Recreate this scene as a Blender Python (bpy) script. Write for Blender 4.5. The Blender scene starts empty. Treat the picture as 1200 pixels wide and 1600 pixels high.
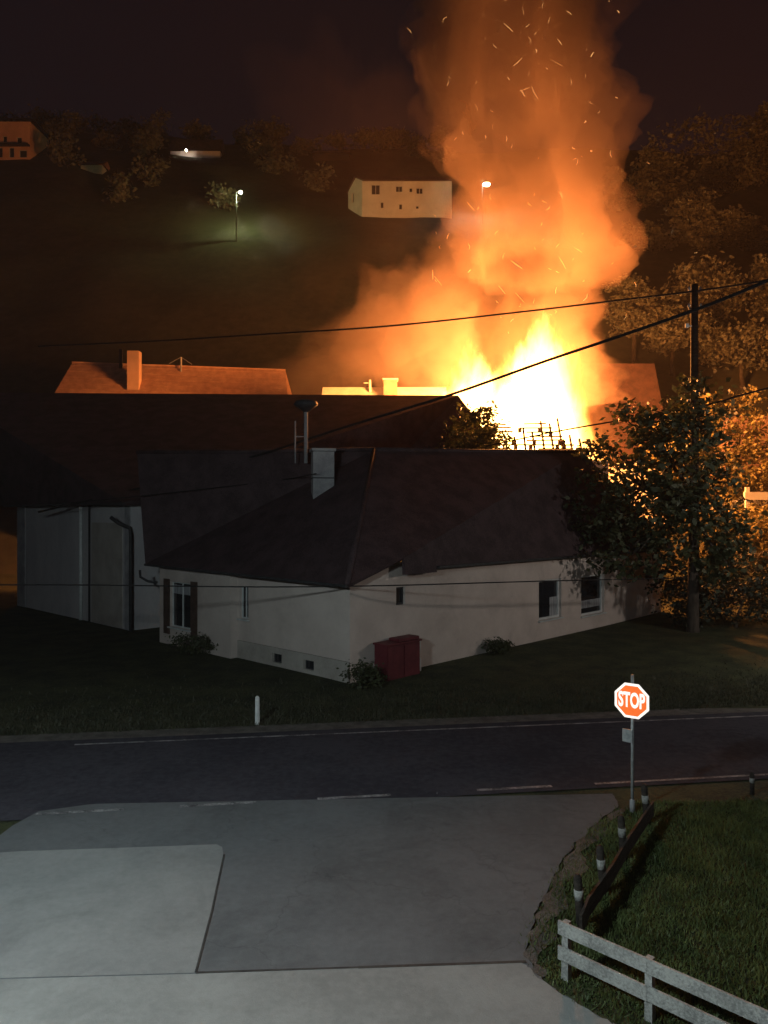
import bpy, math, random
from mathutils import Vector, noise as mnoise
random.seed(7)
R = math.radians
S = bpy.context.scene
COL = S.collection

# ------------------------------------------------------------------ camera, world, exposure
CAM_Z, F_PX, HOR = 6.0, 1160.0, 805.0            # camera height, focal length and horizon row (1200x1600 frame)
cam = bpy.data.objects.new('camera', bpy.data.cameras.new('camera'))
COL.objects.link(cam); S.camera = cam
cam.location = (0, 0, CAM_Z); cam.rotation_euler = (R(90), 0, 0)
cam.data.sensor_fit = 'VERTICAL'; cam.data.sensor_height = 32.0
cam.data.lens = 32.0 * F_PX / 1600.0
cam.data.shift_y = (HOR - 800.0) / 1600.0
cam.data.clip_start = 0.1; cam.data.clip_end = 1500

W = bpy.data.worlds.new('World'); S.world = W; W.use_nodes = True
bg = W.node_tree.nodes['Background']
bg.inputs[0].default_value = (0.64, 0.48, 0.85, 1); bg.inputs[1].default_value = 0.0055   # night sky
S.view_settings.view_transform = 'Standard'; S.view_settings.look = 'None'
S.view_settings.exposure = 0.0; S.view_settings.gamma = 1.0; S.view_settings.use_curve_mapping = False
cy = S.cycles
cy.use_denoising = True
cy.max_bounces = 6; cy.diffuse_bounces = 1; cy.glossy_bounces = 2; cy.transmission_bounces = 3
cy.volume_bounces = 0; cy.use_light_tree = False; cy.use_adaptive_sampling = True; cy.adaptive_threshold = 0.03; cy.adaptive_min_samples = 16; cy.transparent_max_bounces = 8
cy.volume_step_rate = 0.25; cy.volume_max_steps = 128
cy.sample_clamp_indirect = 4.0
FIRE = Vector((11.0, 62.0, 0.0))                 # foot of the burning roof
FIRE_W = 150000.0

# ------------------------------------------------------------------ helpers
def P(px, py, d):                                 # a point d metres ahead, read off the 1200x1600 frame
    return Vector(((px - 600) / F_PX * d, d, CAM_Z + (HOR - py) / F_PX * d))
def G(px, py, z=0.0):                             # a point on level ground
    d = F_PX * (CAM_Z - z) / (py - HOR)
    return Vector(((px - 600) / F_PX * d, d, z))
def lin(r, g, b):
    return tuple(((c / 255) / 12.92 if c / 255 <= 0.04045 else ((c / 255 + 0.055) / 1.055) ** 2.4) for c in (r, g, b)) + (1,)
def sstep(a, b, x):
    t = max(0, min(1, (x - a) / (b - a))); return t * t * (3 - 2 * t)
def ground(x, y):
    h = 0.14 * sstep(22, 27, y) + 0.25 * sstep(10, 24, x) * sstep(26, 40, y)
    if y > 70:
        t = y - 72
        up = 0.86 * t * sstep(-6, 22, t) if t > -2 else 0
        if y > 175: up = 0.86 * 103 + (y - 175) * 0.62
        if y > 205: up = 0.86 * 103 + 30 * 0.62 + (y - 205) * 0.05
        n = mnoise.noise(Vector((x * 0.02, y * 0.02, 3.1))) * 7 + mnoise.noise(Vector((x * 0.07, y * 0.07, 1.7))) * 2
        h += max(0, up) + n * sstep(80, 130, y)
        h += 6 * sstep(30, 110, -x) * sstep(110, 190, y)
    return h
def ray_ground(px, py, above=0.0, d0=60):
    d = d0
    while d < 260:
        p = P(px, py, d)
        if p.z - ground(p.x, p.y) < above: return p
        d += 0.5
    return P(px, py, 200)

def mesh(name, verts, faces, mat=None, parent=None, smooth=False):
    me = bpy.data.meshes.new(name); me.from_pydata([tuple(v) for v in verts], [], faces); me.update()
    o = bpy.data.objects.new(name, me); COL.objects.link(o)
    if mat: me.materials.append(mat)
    if smooth:
        for p in me.polygons: p.use_smooth = True
    if parent: o.parent = parent
    return o
def empty(name, loc=(0, 0, 0), rz=0):
    o = bpy.data.objects.new(name, None); COL.objects.link(o); o.location = loc; o.rotation_euler = (0, 0, rz)
    o.empty_display_size = 0.3
    return o
def tag(o, label=None, cat=None, group=None, kind=None):
    if label: o['label'] = label
    if cat: o['category'] = cat
    if group: o['group'] = group
    if kind: o['kind'] = kind
    return o
class MB:
    def __init__(s): s.v = []; s.f = []
    def box(s, c, d, rz=0.0, top=(1, 1)):
        n = len(s.v); ca, sa = math.cos(rz), math.sin(rz)
        for dz in (-1, 1):
            k = top if dz > 0 else (1, 1)
            for dx, dy in ((-1, -1), (1, -1), (1, 1), (-1, 1)):
                x, y = dx * d[0] / 2 * k[0], dy * d[1] / 2 * k[1]
                s.v.append((c[0] + x * ca - y * sa, c[1] + x * sa + y * ca, c[2] + dz * d[2] / 2))
        for q in ((3, 2, 1, 0), (4, 5, 6, 7), (0, 1, 5, 4), (1, 2, 6, 5), (2, 3, 7, 6), (3, 0, 4, 7)):
            s.f.append(tuple(n + i for i in q))
        return s
    def beam(s, a, b, w, h, up=Vector((0, 0, 1))):
        a, b = Vector(a), Vector(b); t = (b - a).normalized(); sd = t.cross(up)
        sd = sd.normalized() if sd.length > 1e-4 else Vector((1, 0, 0)); u = sd.cross(t).normalized(); n = len(s.v)
        for p in (a, b):
            for i, j in ((-1, -1), (1, -1), (1, 1), (-1, 1)): s.v.append(p + sd * i * w / 2 + u * j * h / 2)
        for q in ((0, 1, 2, 3), (7, 6, 5, 4), (0, 4, 5, 1), (1, 5, 6, 2), (2, 6, 7, 3), (3, 7, 4, 0)):
            s.f.append(tuple(n + i for i in q))
        return s
    def tube(s, pts, r, seg=8):
        pts = [Vector(p) for p in pts]; rs = r if isinstance(r, (list, tuple)) else [r] * len(pts); n0 = len(s.v)
        for i, p in enumerate(pts):
            t = (pts[min(i + 1, len(pts) - 1)] - pts[max(i - 1, 0)]).normalized()
            a = t.orthogonal().normalized() if abs(t.z) > 0.9 else t.cross(Vector((0, 0, 1))).normalized(); b = t.cross(a)
            for k in range(seg):
                an = 2 * math.pi * k / seg; s.v.append(p + (a * math.cos(an) + b * math.sin(an)) * rs[i])
        for i in range(len(pts) - 1):
            for k in range(seg):
                k2 = (k + 1) % seg
                s.f.append((n0 + i * seg + k, n0 + i * seg + k2, n0 + (i + 1) * seg + k2, n0 + (i + 1) * seg + k))
        s.f.append(tuple(n0 + k for k in range(seg))[::-1]); s.f.append(tuple(n0 + (len(pts) - 1) * seg + k for k in range(seg)))
        return s
    def quad(s, *pts):
        n = len(s.v); s.v += list(pts); s.f.append(tuple(range(n, n + len(pts)))); return s
    def build(s, name, mat, parent=None, smooth=False): return mesh(name, s.v, s.f, mat, parent, smooth)

# node expression helper
class NX:
    def __init__(s, nt): s.nt = nt
    def m(s, op, a, b=None, c=None, clamp=False):
        n = s.nt.nodes.new('ShaderNodeMath'); n.operation = op; n.use_clamp = clamp
        for i, x in enumerate((a, b, c)):
            if x is None: continue
            if isinstance(x, (int, float)): n.inputs[i].default_value = x
            else: s.nt.links.new(x, n.inputs[i])
        return n.outputs[0]
    def mr(s, x, a, b, c, d, mode='LINEAR'):
        n = s.nt.nodes.new('ShaderNodeMapRange'); n.interpolation_type = mode; n.clamp = True
        s.nt.links.new(x, n.inputs[0])
        for i, v in enumerate((a, b, c, d)): n.inputs[i + 1].default_value = v
        return n.outputs[0]
    def obj(s): return s.nt.nodes.new('ShaderNodeTexCoord').outputs['Object']
    def sep(s, v):
        n = s.nt.nodes.new('ShaderNodeSeparateXYZ'); s.nt.links.new(v, n.inputs[0]); return n.outputs
    def mapped(s, v, scale=(1, 1, 1), loc=(0, 0, 0)):
        n = s.nt.nodes.new('ShaderNodeMapping'); s.nt.links.new(v, n.inputs[0])
        n.inputs[3].default_value = scale; n.inputs[1].default_value = loc; return n.outputs[0]
    def noise(s, v, scale, detail=2, rough=0.5, dist=0.0):
        n = s.nt.nodes.new('ShaderNodeTexNoise'); s.nt.links.new(v, n.inputs['Vector'])
        n.inputs['Scale'].default_value = scale; n.inputs['Detail'].default_value = detail
        n.inputs['Roughness'].default_value = rough; n.inputs['Distortion'].default_value = dist
        return n
    def ramp(s, x, stops):
        n = s.nt.nodes.new('ShaderNodeValToRGB'); s.nt.links.new(x, n.inputs[0]); e = n.color_ramp.elements
        while len(e) < len(stops): e.new(0.5)
        for q, (p, c) in zip(e, stops): q.position = p; q.color = tuple(c[:3]) + (1,)
        return n.outputs[0]
    def link(s, a, b): s.nt.links.new(a, b)

def surf(name, c1, c2=None, scale=3.0, detail=4, rough=0.85, bump=0.0, bscale=None, stretch=(1, 1, 1), metal=0.0, spec=0.3, lo=0.35, hi=0.65, fine=0.0, worn=0.0):
    m = bpy.data.materials.new(name); m.use_nodes = True; nt = m.node_tree; b = nt.nodes['Principled BSDF']; x = NX(nt)
    b.inputs['Roughness'].default_value = rough; b.inputs['Metallic'].default_value = metal
    b.inputs['Specular IOR Level'].default_value = spec
    v = x.mapped(x.obj(), stretch)
    if c2:
        n = x.noise(v, scale, detail, 0.6)
        f = n.outputs[0]
        if fine:
            n2 = x.noise(v, scale * 14, 3, 0.7); f = x.m('ADD', f, x.m('MULTIPLY', x.m('SUBTRACT', n2.outputs[0], 0.5), fine))
        cc = x.ramp(f, [(lo, c1), (hi, c2)])
        if worn:                                  # stains and hairline cracks
            vv = nt.nodes.new('ShaderNodeTexVoronoi'); vv.feature = 'DISTANCE_TO_EDGE'; vv.inputs['Scale'].default_value = 0.33
            wv = nt.nodes.new('ShaderNodeVectorMath'); wv.operation = 'ADD'; x.link(v, wv.inputs[0])
            wn_ = x.noise(v, 1.1, 4, 0.6); x.link(wn_.outputs[1], wv.inputs[1]); x.link(wv.outputs[0], vv.inputs['Vector'])
            crack = x.mr(vv.outputs['Distance'], 0.0, 0.006, 0.84 if worn > 0.15 else 1.0, 1.0)
            st = x.noise(v, 0.55, 5, 0.65, 0.8); stain = x.mr(st.outputs[0], 0.52, 0.66, 1.0, 1.0 - worn)
            k_ = x.m('MULTIPLY', crack, stain); mx_ = nt.nodes.new('ShaderNodeMix'); mx_.data_type = 'RGBA'; mx_.blend_type = 'MULTIPLY'; mx_.inputs[0].default_value = 1.0
            cb = nt.nodes.new('ShaderNodeCombineColor'); [x.link(k_, cb.inputs[i]) for i in range(3)]
            x.link(cc, mx_.inputs[6]); x.link(cb.outputs[0], mx_.inputs[7]); cc = mx_.outputs[2]
        x.link(cc, b.inputs['Base Color'])
    else: b.inputs['Base Color'].default_value = tuple(c1[:3]) + (1,)
    if bump:
        n3 = x.noise(v, bscale or scale * 6, 4, 0.65); bp = nt.nodes.new('ShaderNodeBump')
        bp.inputs['Strength'].default_value = bump; bp.inputs['Distance'].default_value = 0.05
        x.link(n3.outputs[0], bp.inputs['Height']); x.link(bp.outputs[0], b.inputs['Normal'])
    return m
def glow(name, c, k):
    m = bpy.data.materials.new(name); m.use_nodes = True; b = m.node_tree.nodes['Principled BSDF']
    b.inputs['Base Color'].default_value = tuple(c[:3]) + (1,)
    b.inputs['Emission Color'].default_value = tuple(c[:3]) + (1,); b.inputs['Emission Strength'].default_value = k
    return m
def leafmat(name, c1, c2, trans=0.4):
    m = bpy.data.materials.new(name); m.use_nodes = True; nt = m.node_tree; x = NX(nt); b = nt.nodes['Principled BSDF']
    b.inputs['Roughness'].default_value = 0.6
    n = x.noise(x.obj(), 1.3, 3, 0.7); c = x.ramp(n.outputs[0], [(0.35, c1), (0.65, c2)])
    x.link(c, b.inputs['Base Color'])
    t = nt.nodes.new('ShaderNodeBsdfTranslucent'); x.link(c, t.inputs[0])
    mx = nt.nodes.new('ShaderNodeMixShader'); mx.inputs[0].default_value = trans
    x.link(b.outputs[0], mx.inputs[1]); x.link(t.outputs[0], mx.inputs[2]); x.link(mx.outputs[0], nt.nodes['Material Output'].inputs[0])
    return m

M = dict(
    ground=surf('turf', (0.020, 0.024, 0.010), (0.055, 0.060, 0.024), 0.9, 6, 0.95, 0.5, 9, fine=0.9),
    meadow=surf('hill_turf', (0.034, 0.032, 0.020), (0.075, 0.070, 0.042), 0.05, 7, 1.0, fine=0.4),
    road=surf('asphalt_road', (0.044, 0.042, 0.052), (0.068, 0.064, 0.076), 0.35, 6, 0.95, 0.3, 60, fine=0.9, spec=0.05),
    apron=surf('asphalt_apron', (0.122, 0.125, 0.128), (0.155, 0.158, 0.162), 0.45, 7, 0.95, 0.3, 60, fine=0.6, spec=0.05, worn=0.18),
    slab=surf('concrete_slab', (0.215, 0.215, 0.21), (0.275, 0.275, 0.265), 0.55, 7, 0.95, 0.25, 50, fine=0.45, spec=0.08, worn=0.12),
    slab2=surf('concrete_yard', (0.225, 0.225, 0.215), (0.295, 0.295, 0.28), 0.6, 7, 0.95, 0.25, 50, fine=0.45, spec=0.08, worn=0.12),
    joint=surf('joint', (0.03, 0.03, 0.03), (0.06, 0.06, 0.055), 3),
    gravel=surf('gravel_edge', (0.075, 0.068, 0.06), (0.16, 0.145, 0.13), 2.5, 6, 0.95, 0.6, 40, fine=0.9),
    paint=surf('road_paint', (0.06, 0.06, 0.065), (0.36, 0.35, 0.35), 2.2, 6, 0.7, fine=0.9, lo=0.4, hi=0.62),
    wall=surf('house_render', (0.56, 0.46, 0.41), (0.68, 0.57, 0.51), 0.6, 6, 0.95, 0.25, 40, fine=0.25, worn=0.12),
    plinth=surf('plinth', (0.38, 0.33, 0.29), (0.5, 0.45, 0.40), 0.9, 6, 0.95, 0.3, 40, fine=0.4),
    barn=surf('barn_render', (0.48, 0.45, 0.46), (0.62, 0.58, 0.57), 0.5, 6, 0.95, 0.3, 30, stretch=(1, 1, 0.4), fine=0.4),
    roof=surf('roof_dark', (0.040, 0.026, 0.028), (0.078, 0.050, 0.054), 1.2, 6, 0.8, 0.5, 8, fine=0.8),
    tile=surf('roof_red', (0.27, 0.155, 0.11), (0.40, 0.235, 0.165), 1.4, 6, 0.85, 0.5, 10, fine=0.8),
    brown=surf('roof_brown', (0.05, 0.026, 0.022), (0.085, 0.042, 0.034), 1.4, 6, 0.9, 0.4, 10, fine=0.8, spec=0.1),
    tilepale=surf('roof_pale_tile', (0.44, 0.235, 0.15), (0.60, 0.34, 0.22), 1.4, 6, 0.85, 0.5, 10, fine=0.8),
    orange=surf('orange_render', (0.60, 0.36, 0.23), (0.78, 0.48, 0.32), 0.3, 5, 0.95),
    paleroof=surf('pale_roof', (0.50, 0.46, 0.38), (0.66, 0.60, 0.50), 1.0, 5, 0.8),
    white=surf('white_render', (0.62, 0.58, 0.53), (0.78, 0.74, 0.68), 0.3, 5, 0.95),
    frame=surf('frame_white', (0.55, 0.55, 0.54), (0.7, 0.7, 0.68), 2.0),
    wood=surf('wood_dark', (0.022, 0.017, 0.014), (0.055, 0.042, 0.033), 3.0, 6, 0.9, 0.4, 20, stretch=(1, 1, 4), fine=0.5),
    railw=surf('wood_grey', (0.22, 0.21, 0.195), (0.44, 0.42, 0.385), 2.2, 7, 0.9, 0.4, 30, fine=0.9),
    shutter=surf('shutter', (0.06, 0.035, 0.025), (0.10, 0.06, 0.045), 5.0),
    glass=surf('glass', (0.02, 0.022, 0.026), rough=0.08, spec=0.6),
    curtain=surf('curtain', (0.20, 0.20, 0.21), (0.42, 0.42, 0.43), 1.6, 3, 0.9, stretch=(6, 6, 0.5)),
    metal=surf('galvanised', (0.30, 0.31, 0.31), (0.48, 0.48, 0.47), 8, 4, 0.5, metal=0.4),
    dark=surf('dark_metal', (0.03, 0.03, 0.032), (0.05, 0.05, 0.052), 6, 3, 0.6),
    cable=surf('cable', (0.012, 0.011, 0.011), (0.02, 0.018, 0.018), 6),
    plaster=surf('chimney_plaster', (0.27, 0.26, 0.27), (0.42, 0.40, 0.40), 1.6, 6, 0.95, 0.3, 20, fine=0.5),
    red=surf('red_paint', (0.10, 0.014, 0.02), (0.15, 0.024, 0.03), 2.0, 5, 0.6),
    post=surf('post_white', (0.6, 0.6, 0.58), (0.75, 0.74, 0.72), 5),
    bark=surf('bark', (0.035, 0.027, 0.02), (0.09, 0.07, 0.055), 3.0, 6, 0.95, 0.8, 14, stretch=(1, 1, 0.3)),
    char=surf('charred_wood', (0.012, 0.009, 0.008), (0.05, 0.03, 0.022), 3.0, 6, 0.9),
    leaf=leafmat('leaf', (0.030, 0.040, 0.013), (0.070, 0.075, 0.028), 0.22),
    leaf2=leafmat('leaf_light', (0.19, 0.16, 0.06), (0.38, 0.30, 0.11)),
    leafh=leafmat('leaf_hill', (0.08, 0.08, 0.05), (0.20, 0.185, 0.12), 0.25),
    blade=leafmat('grass_blade', (0.055, 0.085, 0.022), (0.13, 0.165, 0.05), 0.3),
)
M['blade2'] = leafmat('rough_grass', (0.040, 0.042, 0.022), (0.085, 0.082, 0.045), 0.3)
M['leafd'] = leafmat('hedge_leaf', (0.018, 0.022, 0.010), (0.038, 0.042, 0.018), 0.04)
M['lampglass'] = glow('lamp_glass', (1.0, 0.93, 0.8), 60); M['lampglass2'] = glow('lamp_glass_strong', (1.0, 0.96, 0.88), 900)

# ------------------------------------------------------------------ terrain, roads, yard
ys = [-12 + i * 1.5 for i in range(30)] + [33 + i * 2.5 for i in range(16)] + [73 + i * 3.0 for i in range(52)] + [240, 300, 420]
xs = [-260, -200] + [-160 + i * 4 for i in range(81)] + [200, 260]
gv = [(x, y, ground(x, y) - 0.02) for y in ys for x in xs]; nx = len(xs)
cut = ys.index(73)
gf = [(j * nx + i, j * nx + i + 1, (j + 1) * nx + i + 1, (j + 1) * nx + i) for j in range(len(ys) - 1) for i in range(nx - 1)]
near = [f for f in gf if f[0] // nx < cut]; far = [f for f in gf if f[0] // nx >= cut]
tag(mesh('ground', gv[:(cut + 1) * nx], near, M['ground'], smooth=True), kind='structure')
off = cut * nx
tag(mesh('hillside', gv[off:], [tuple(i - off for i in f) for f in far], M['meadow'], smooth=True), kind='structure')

def sheet(name, pts, z, mat, kind='structure', parent=None):
    v = [(p[0], p[1], z) for p in pts]
    o = mesh(name, v, [tuple(range(len(v)))], mat, parent)
    if kind: o['kind'] = kind
    return o
# the through road runs 8 degrees off the picture plane
ra = R(8.2); rd = Vector((math.cos(ra), math.sin(ra), 0)); rn = Vector((-rd.y, rd.x, 0))
R0 = G(600, 1243)                                 # a point on its near edge line
def road_pt(s, w): return R0 + rd * s + rn * w
sheet('road', [road_pt(-70, -0.25), road_pt(90, -0.25), road_pt(90, 5.05), road_pt(-70, 5.05)], 0.004, M['road'])
sheet('road_verge', [road_pt(-70, 4.95), road_pt(90, 4.95), road_pt(90, 5.75), road_pt(-70, 5.75)], 0.001, M['gravel'])
# edge lines: the far one unbroken, the near one in dashes across the junction
def line(name, s0, s1, w, ww=0.12): return sheet(name, [road_pt(s0, w - ww / 2), road_pt(s1, w - ww / 2), road_pt(s1, w + ww / 2), road_pt(s0, w + ww / 2)], 0.009, M['paint'])
line('far_edge_line', -7.5, 60, 4.62, 0.10)
for s0, s1 in ((-7.05, -5.35), (-4.25, -2.70), (-1.42, 0.15), (2.05, 3.75)): line('edge_line_dash', s0, s1, 0.0)
line('near_edge_line', 4.75, 60, 0.0, 0.10)
# junction apron: smooth flared mouth, then the slabs
def smooth(q, k=6, jit=0.0, sd=0):
    out = []; rj = random.Random(sd)
    for i in range(len(q) - 1):
        p0, p1, p2, p3 = q[max(i - 1, 0)], q[i], q[i + 1], q[min(i + 2, len(q) - 1)]
        for j in range(k):
            t = j / k; p = 0.5 * ((2 * p1) + (p2 - p0) * t + (2 * p0 - 5 * p1 + 4 * p2 - p3) * t * t + (3 * p1 - p0 - 3 * p2 + p3) * t ** 3)
            out.append(p + Vector((rj.gauss(0, jit), rj.gauss(0, jit), 0)))
    return out + [q[-1]]
apron = [G(-40, 1335), G(20, 1290), G(60, 1268), G(140, 1257), G(160, 1256)] + smooth([G(955, 1240), G(966, 1258), G(935, 1285), G(900, 1318), G(872, 1360), G(848, 1405), G(832, 1445), G(822, 1490), G(844, 1528), G(905, 1570), G(990, 1615), G(1100, 1660)], 7, 0.018, 2) + [Vector((5, 2, 0)), Vector((-7, 2, 0)), Vector((-7.3, 9, 0))]
pts = []
for i, p in enumerate(apron): pts.append(p)
sheet('junction_apron', pts, 0.0045, M['apron'])
sheet('concrete_slab', [G(-60, 1337), G(30, 1331), G(200, 1325), G(338, 1320), G(347, 1324), G(349, 1336), G(330, 1425), G(304, 1521), G(-200, 1535)], 0.010, M['slab'])
sheet('concrete_yard', [G(-200, 1537), G(304, 1523), G(560, 1514), G(815, 1506)] + smooth([G(820, 1506), G(842, 1529), G(903, 1571), G(988, 1617), G(1085, 1660)], 7, 0.015, 5) + [Vector((4.2, 2, 0)), Vector((-6.5, 2, 0))], 0.0125, M['slab2'])
mb = MB()
for a, b in ((G(350, 1336), G(331, 1425)), (G(331, 1425), G(306, 1520))): mb.beam((a.x, a.y, 0.009), (b.x, b.y, 0.009), 0.03, 0.012)
mb.beam((*G(306, 1521).xy, 0.010), (*G(560, 1513).xy, 0.010), 0.035, 0.012); mb.beam((*G(560, 1513).xy, 0.010), (*G(822, 1504).xy, 0.010), 0.05, 0.012)
tag(mb.build('slab_joint', M['joint']), kind='structure')
rg0 = random.Random(6)
# bare earth along the kerbless edge of the apron
edge = [G(968, 1262), G(935, 1285), G(900, 1318), G(872, 1360), G(848, 1405), G(832, 1445), G(818, 1490), G(838, 1525)]
es = smooth(edge, 7); ev = []
for i, p in enumerate(es):
    k_ = math.sin(math.pi * i / (len(es) - 1)) ** 0.5
    ev.append((p.x + 0.03 + 0.05 * math.sin(i * 1.3), p.y, 0.006)); ev.append((p.x + 0.03 + (0.30 + 0.12 * math.sin(i * 0.7) + rg0.uniform(-0.06, 0.06)) * k_, p.y - 0.05, 0.003))
tag(mesh('earth_strip', ev, [(2 * i, 2 * i + 1, 2 * i + 3, 2 * i + 2) for i in range(len(es) - 1)], M['gravel']), kind='structure')

# grass: blades on the corner lawn and along its ragged edge, one uncountable mass
def apron_edge_x(y):
    q = edge + [G(900, 1568), G(990, 1615), G(1100, 1660)]
    for a, b in zip(q, q[1:]):
        if min(a.y, b.y) <= y <= max(a.y, b.y): return a.x + (b.x - a.x) * (y - a.y) / (b.y - a.y + 1e-9)
    return 99
gvv, gff = [], []
rg = random.Random(3)
def blade(x, y, z, h, w):
    a = rg.uniform(0, 6.283); dx, dy = math.cos(a) * w, math.sin(a) * w; lx, ly = rg.gauss(0, h * 0.45), rg.gauss(0, h * 0.45); n = len(gvv)
    gvv.extend(((x - dx, y - dy, z), (x + dx, y + dy, z), (x + lx, y + ly, z + h))); gff.append((n, n + 1, n + 2))
k = 0
while k < 52000:
    y = rg.uniform(7.2, 15.6); x = rg.uniform(1.9, 9.0)
    e = apron_edge_x(y)
    if y > 15.2: e = 5.2
    dd = x - e
    if dd < rg.gauss(0.06, 0.09) or x > 0.54 * y + 0.4: continue
    if y > (road_pt(0, -0.5) + rd * x).y - 0.1: continue
    if dd < 0.5 and rg.random() < 0.35: continue
    blade(x, y, -0.02, rg.uniform(0.03, 0.10) * (1.2 if mnoise.noise(Vector((x * 0.8, y * 0.8, 0))) > 0.1 else 0.8), 0.010); k += 1
tag(mesh('lawn_grass', gvv, gff, M['blade']), 'short dark green grass on the corner lawn behind the fence', 'grass', kind='stuff')
gvv, gff = [], []
for k in range(26000):
    s = rg.uniform(-14, 22); w = 5.65 + abs(rg.gauss(0, 1.9)); p = road_pt(s, w)
    blade(p.x, p.y, ground(p.x, p.y) - 0.02, rg.uniform(0.04, 0.14), 0.016)
for k in range(4000):
    s = rg.uniform(-16, -7.6); w = -abs(rg.gauss(0, 1.2)) - 0.5; p = road_pt(s, w)
    if p.x > -6.9 - 0.5 * (15.5 - p.y): continue
    blade(p.x, p.y, -0.02, rg.uniform(0.05, 0.18), 0.015)
tag(mesh('roadside_grass', gvv, gff, M['blade2']), 'rough dark grass along the far side of the road below the house', 'grass', kind='stuff')

# ------------------------------------------------------------------ walls with real openings
def wall_open(name, a, b, z0, z1, openings, mat, parent, depth=0.18):
    """wall from a to b (plan points; outside is to the right of a->b), openings = (u0,u1,v0,v1)"""
    a, b = Vector((a[0], a[1], 0)), Vector((b[0], b[1], 0)); L = (b - a).length; t = (b - a) / L; n = Vector((t.y, -t.x, 0))
    us = sorted({0, L} | {o[0] for o in openings} | {o[1] for o in openings}); vs = sorted({z0, z1} | {o[2] for o in openings} | {o[3] for o in openings})
    mb = MB(); pt = lambda u, v, q=0.0: a + t * u + Vector((0, 0, v)) - n * q
    for i in range(len(us) - 1):
        for j in range(len(vs) - 1):
            uc, vc = (us[i] + us[i + 1]) / 2, (vs[j] + vs[j + 1]) / 2
            if any(o[0] < uc < o[1] and o[2] < vc < o[3] for o in openings): continue
            mb.quad(pt(us[i], vs[j]), pt(us[i + 1], vs[j]), pt(us[i + 1], vs[j + 1]), pt(us[i], vs[j + 1]))
    for u0, u1, v0, v1 in openings:
        for q in (((u0, v0), (u0, v1)), ((u0, v1), (u1, v1)), ((u1, v1), (u1, v0)), ((u1, v0), (u0, v0))):
            (p, r), (s_, w) = q; mb.quad(pt(p, r), pt(s_, w), pt(s_, w, depth), pt(p, r, depth))
    o = mb.build(name, mat, parent)
    return o, pt, t, n
def window(pt, t, n, o, parent, frame=True, sill=True, curtain=None, depth=0.16, mull=True, fw=0.06, fmat='frame'):
    u0, u1, v0, v1 = o
    g = MB(); g.quad(pt(u0, v0, depth), pt(u1, v0, depth), pt(u1, v1, depth), pt(u0, v1, depth))
    w = g.build('window', M['glass'], parent)
    if frame:
        m = MB(); c = lambda u, v: pt(u, v, depth - 0.03)
        for a, b in (((u0 + fw / 2, v0), (u0 + fw / 2, v1)), ((u1 - fw / 2, v0), (u1 - fw / 2, v1))): m.beam(c(*a), c(*b), fw, fw * 0.8, n)
        for a, b in (((u0 + fw, v0 + fw / 2), (u1 - fw, v0 + fw / 2)), ((u0 + fw, v1 - fw / 2), (u1 - fw, v1 - fw / 2))): m.beam(c(*a), c(*b), fw, fw * 0.8, n)
        if mull: m.beam(c((u0 + u1) / 2, v0 + fw), c((u0 + u1) / 2, v1 - fw), fw * 0.8, fw * 0.7, n)
        m.build('frame', M[fmat], w)
    if sill:
        m = MB(); m.beam(pt(u0 - 0.08, v0 - 0.03, -0.05), pt(u1 + 0.08, v0 - 0.03, -0.05), 0.14, 0.05)
        m.build('sill', M['frame'], w)
    if curtain:
        m = MB(); cu0, cu1, cv0, cv1 = curtain; q = depth - 0.004
        m.quad(pt(cu0, cv0, q), pt(cu1, cv0, q), pt(cu1, cv1, q), pt(cu0, cv1, q)); m.build('curtain', M['curtain'], w)
    return w

# ------------------------------------------------------------------ the front house
FC = Vector((-1.2, 26.0, 0)); dr = Vector((0.695, 0.719, 0)); dl = Vector((-0.719, 0.695, 0))
house = tag(empty('bungalow'), 'pale rendered bungalow with a big dark hipped roof across the road', 'house')
HZ = -0.4
# left facade (outside faces the left front): bay with the shuttered window, then the long wall
LL = 12.45; bay = 5.7
aL = FC + dl * LL
# window of the bay: found along the wall from the left end
b0 = aL - dr * 0.35; b1 = FC + dl * (LL - bay) - dr * 0.35
w1 = (0.95, 2.7, 0.95, 3.0)
o_, pt, t, n = wall_open('wall', b0, b1, HZ, 3.9, [w1], M['wall'], house)
wn = window(pt, t, n, w1, house, curtain=(1.02, 2.63, 2.45, 2.85), mull=True)
for u in (0.68, 2.98):
    mb = MB(); mb.beam(pt(u, 0.6, -0.03), pt(u, 3.1, -0.03), 0.5, 0.045, n)
    for q in range(10): mb.beam(pt(u - 0.17, 0.75 + q * 0.24, -0.06), pt(u + 0.17, 0.75 + q * 0.24, -0.06), 0.05, 0.02, n)
    mb.build('shutter', M['shutter'], house)
mb = MB(); c0 = b1; c1 = b1 + dr * 0.35
mb.quad(Vector((c0.x, c0.y, HZ)), Vector((c1.x, c1.y, HZ)), Vector((c1.x, c1.y, 3.9)), Vector((c0.x, c0.y, 3.9))); mb.build('wall', M['wall'], house)
mb = MB(); c0 = aL + dr * 6; c1 = b0
mb.quad(Vector((c0.x, c0.y, HZ)), Vector((c1.x, c1.y, HZ)), Vector((c1.x, c1.y, 3.9)), Vector((c0.x, c0.y, 3.9))); mb.build('wall', M['wall'], house)
a2 = FC + dl * (LL - bay)
w2 = [(2.35, 2.95, 0.26, 0.62), (4.25, 4.85, 0.26, 0.62), (0.15, 0.75, 1.75, 3.1)]
o_, pt, t, n = wall_open('wall', a2, FC, 0.85, 3.84, [w2[2]], M['wall'], house)
window(pt, t, n, w2[2], house, mull=True)
o_, pt, t, n = wall_open('plinth', a2 - dr * 0.02, FC - dr * 0.02, HZ, 0.845, w2[:2], M['plinth'], house)
for q in w2[:2]: window(pt, t, n, q, house, sill=False, mull=False, fw=0.04, fmat='dark')
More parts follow.
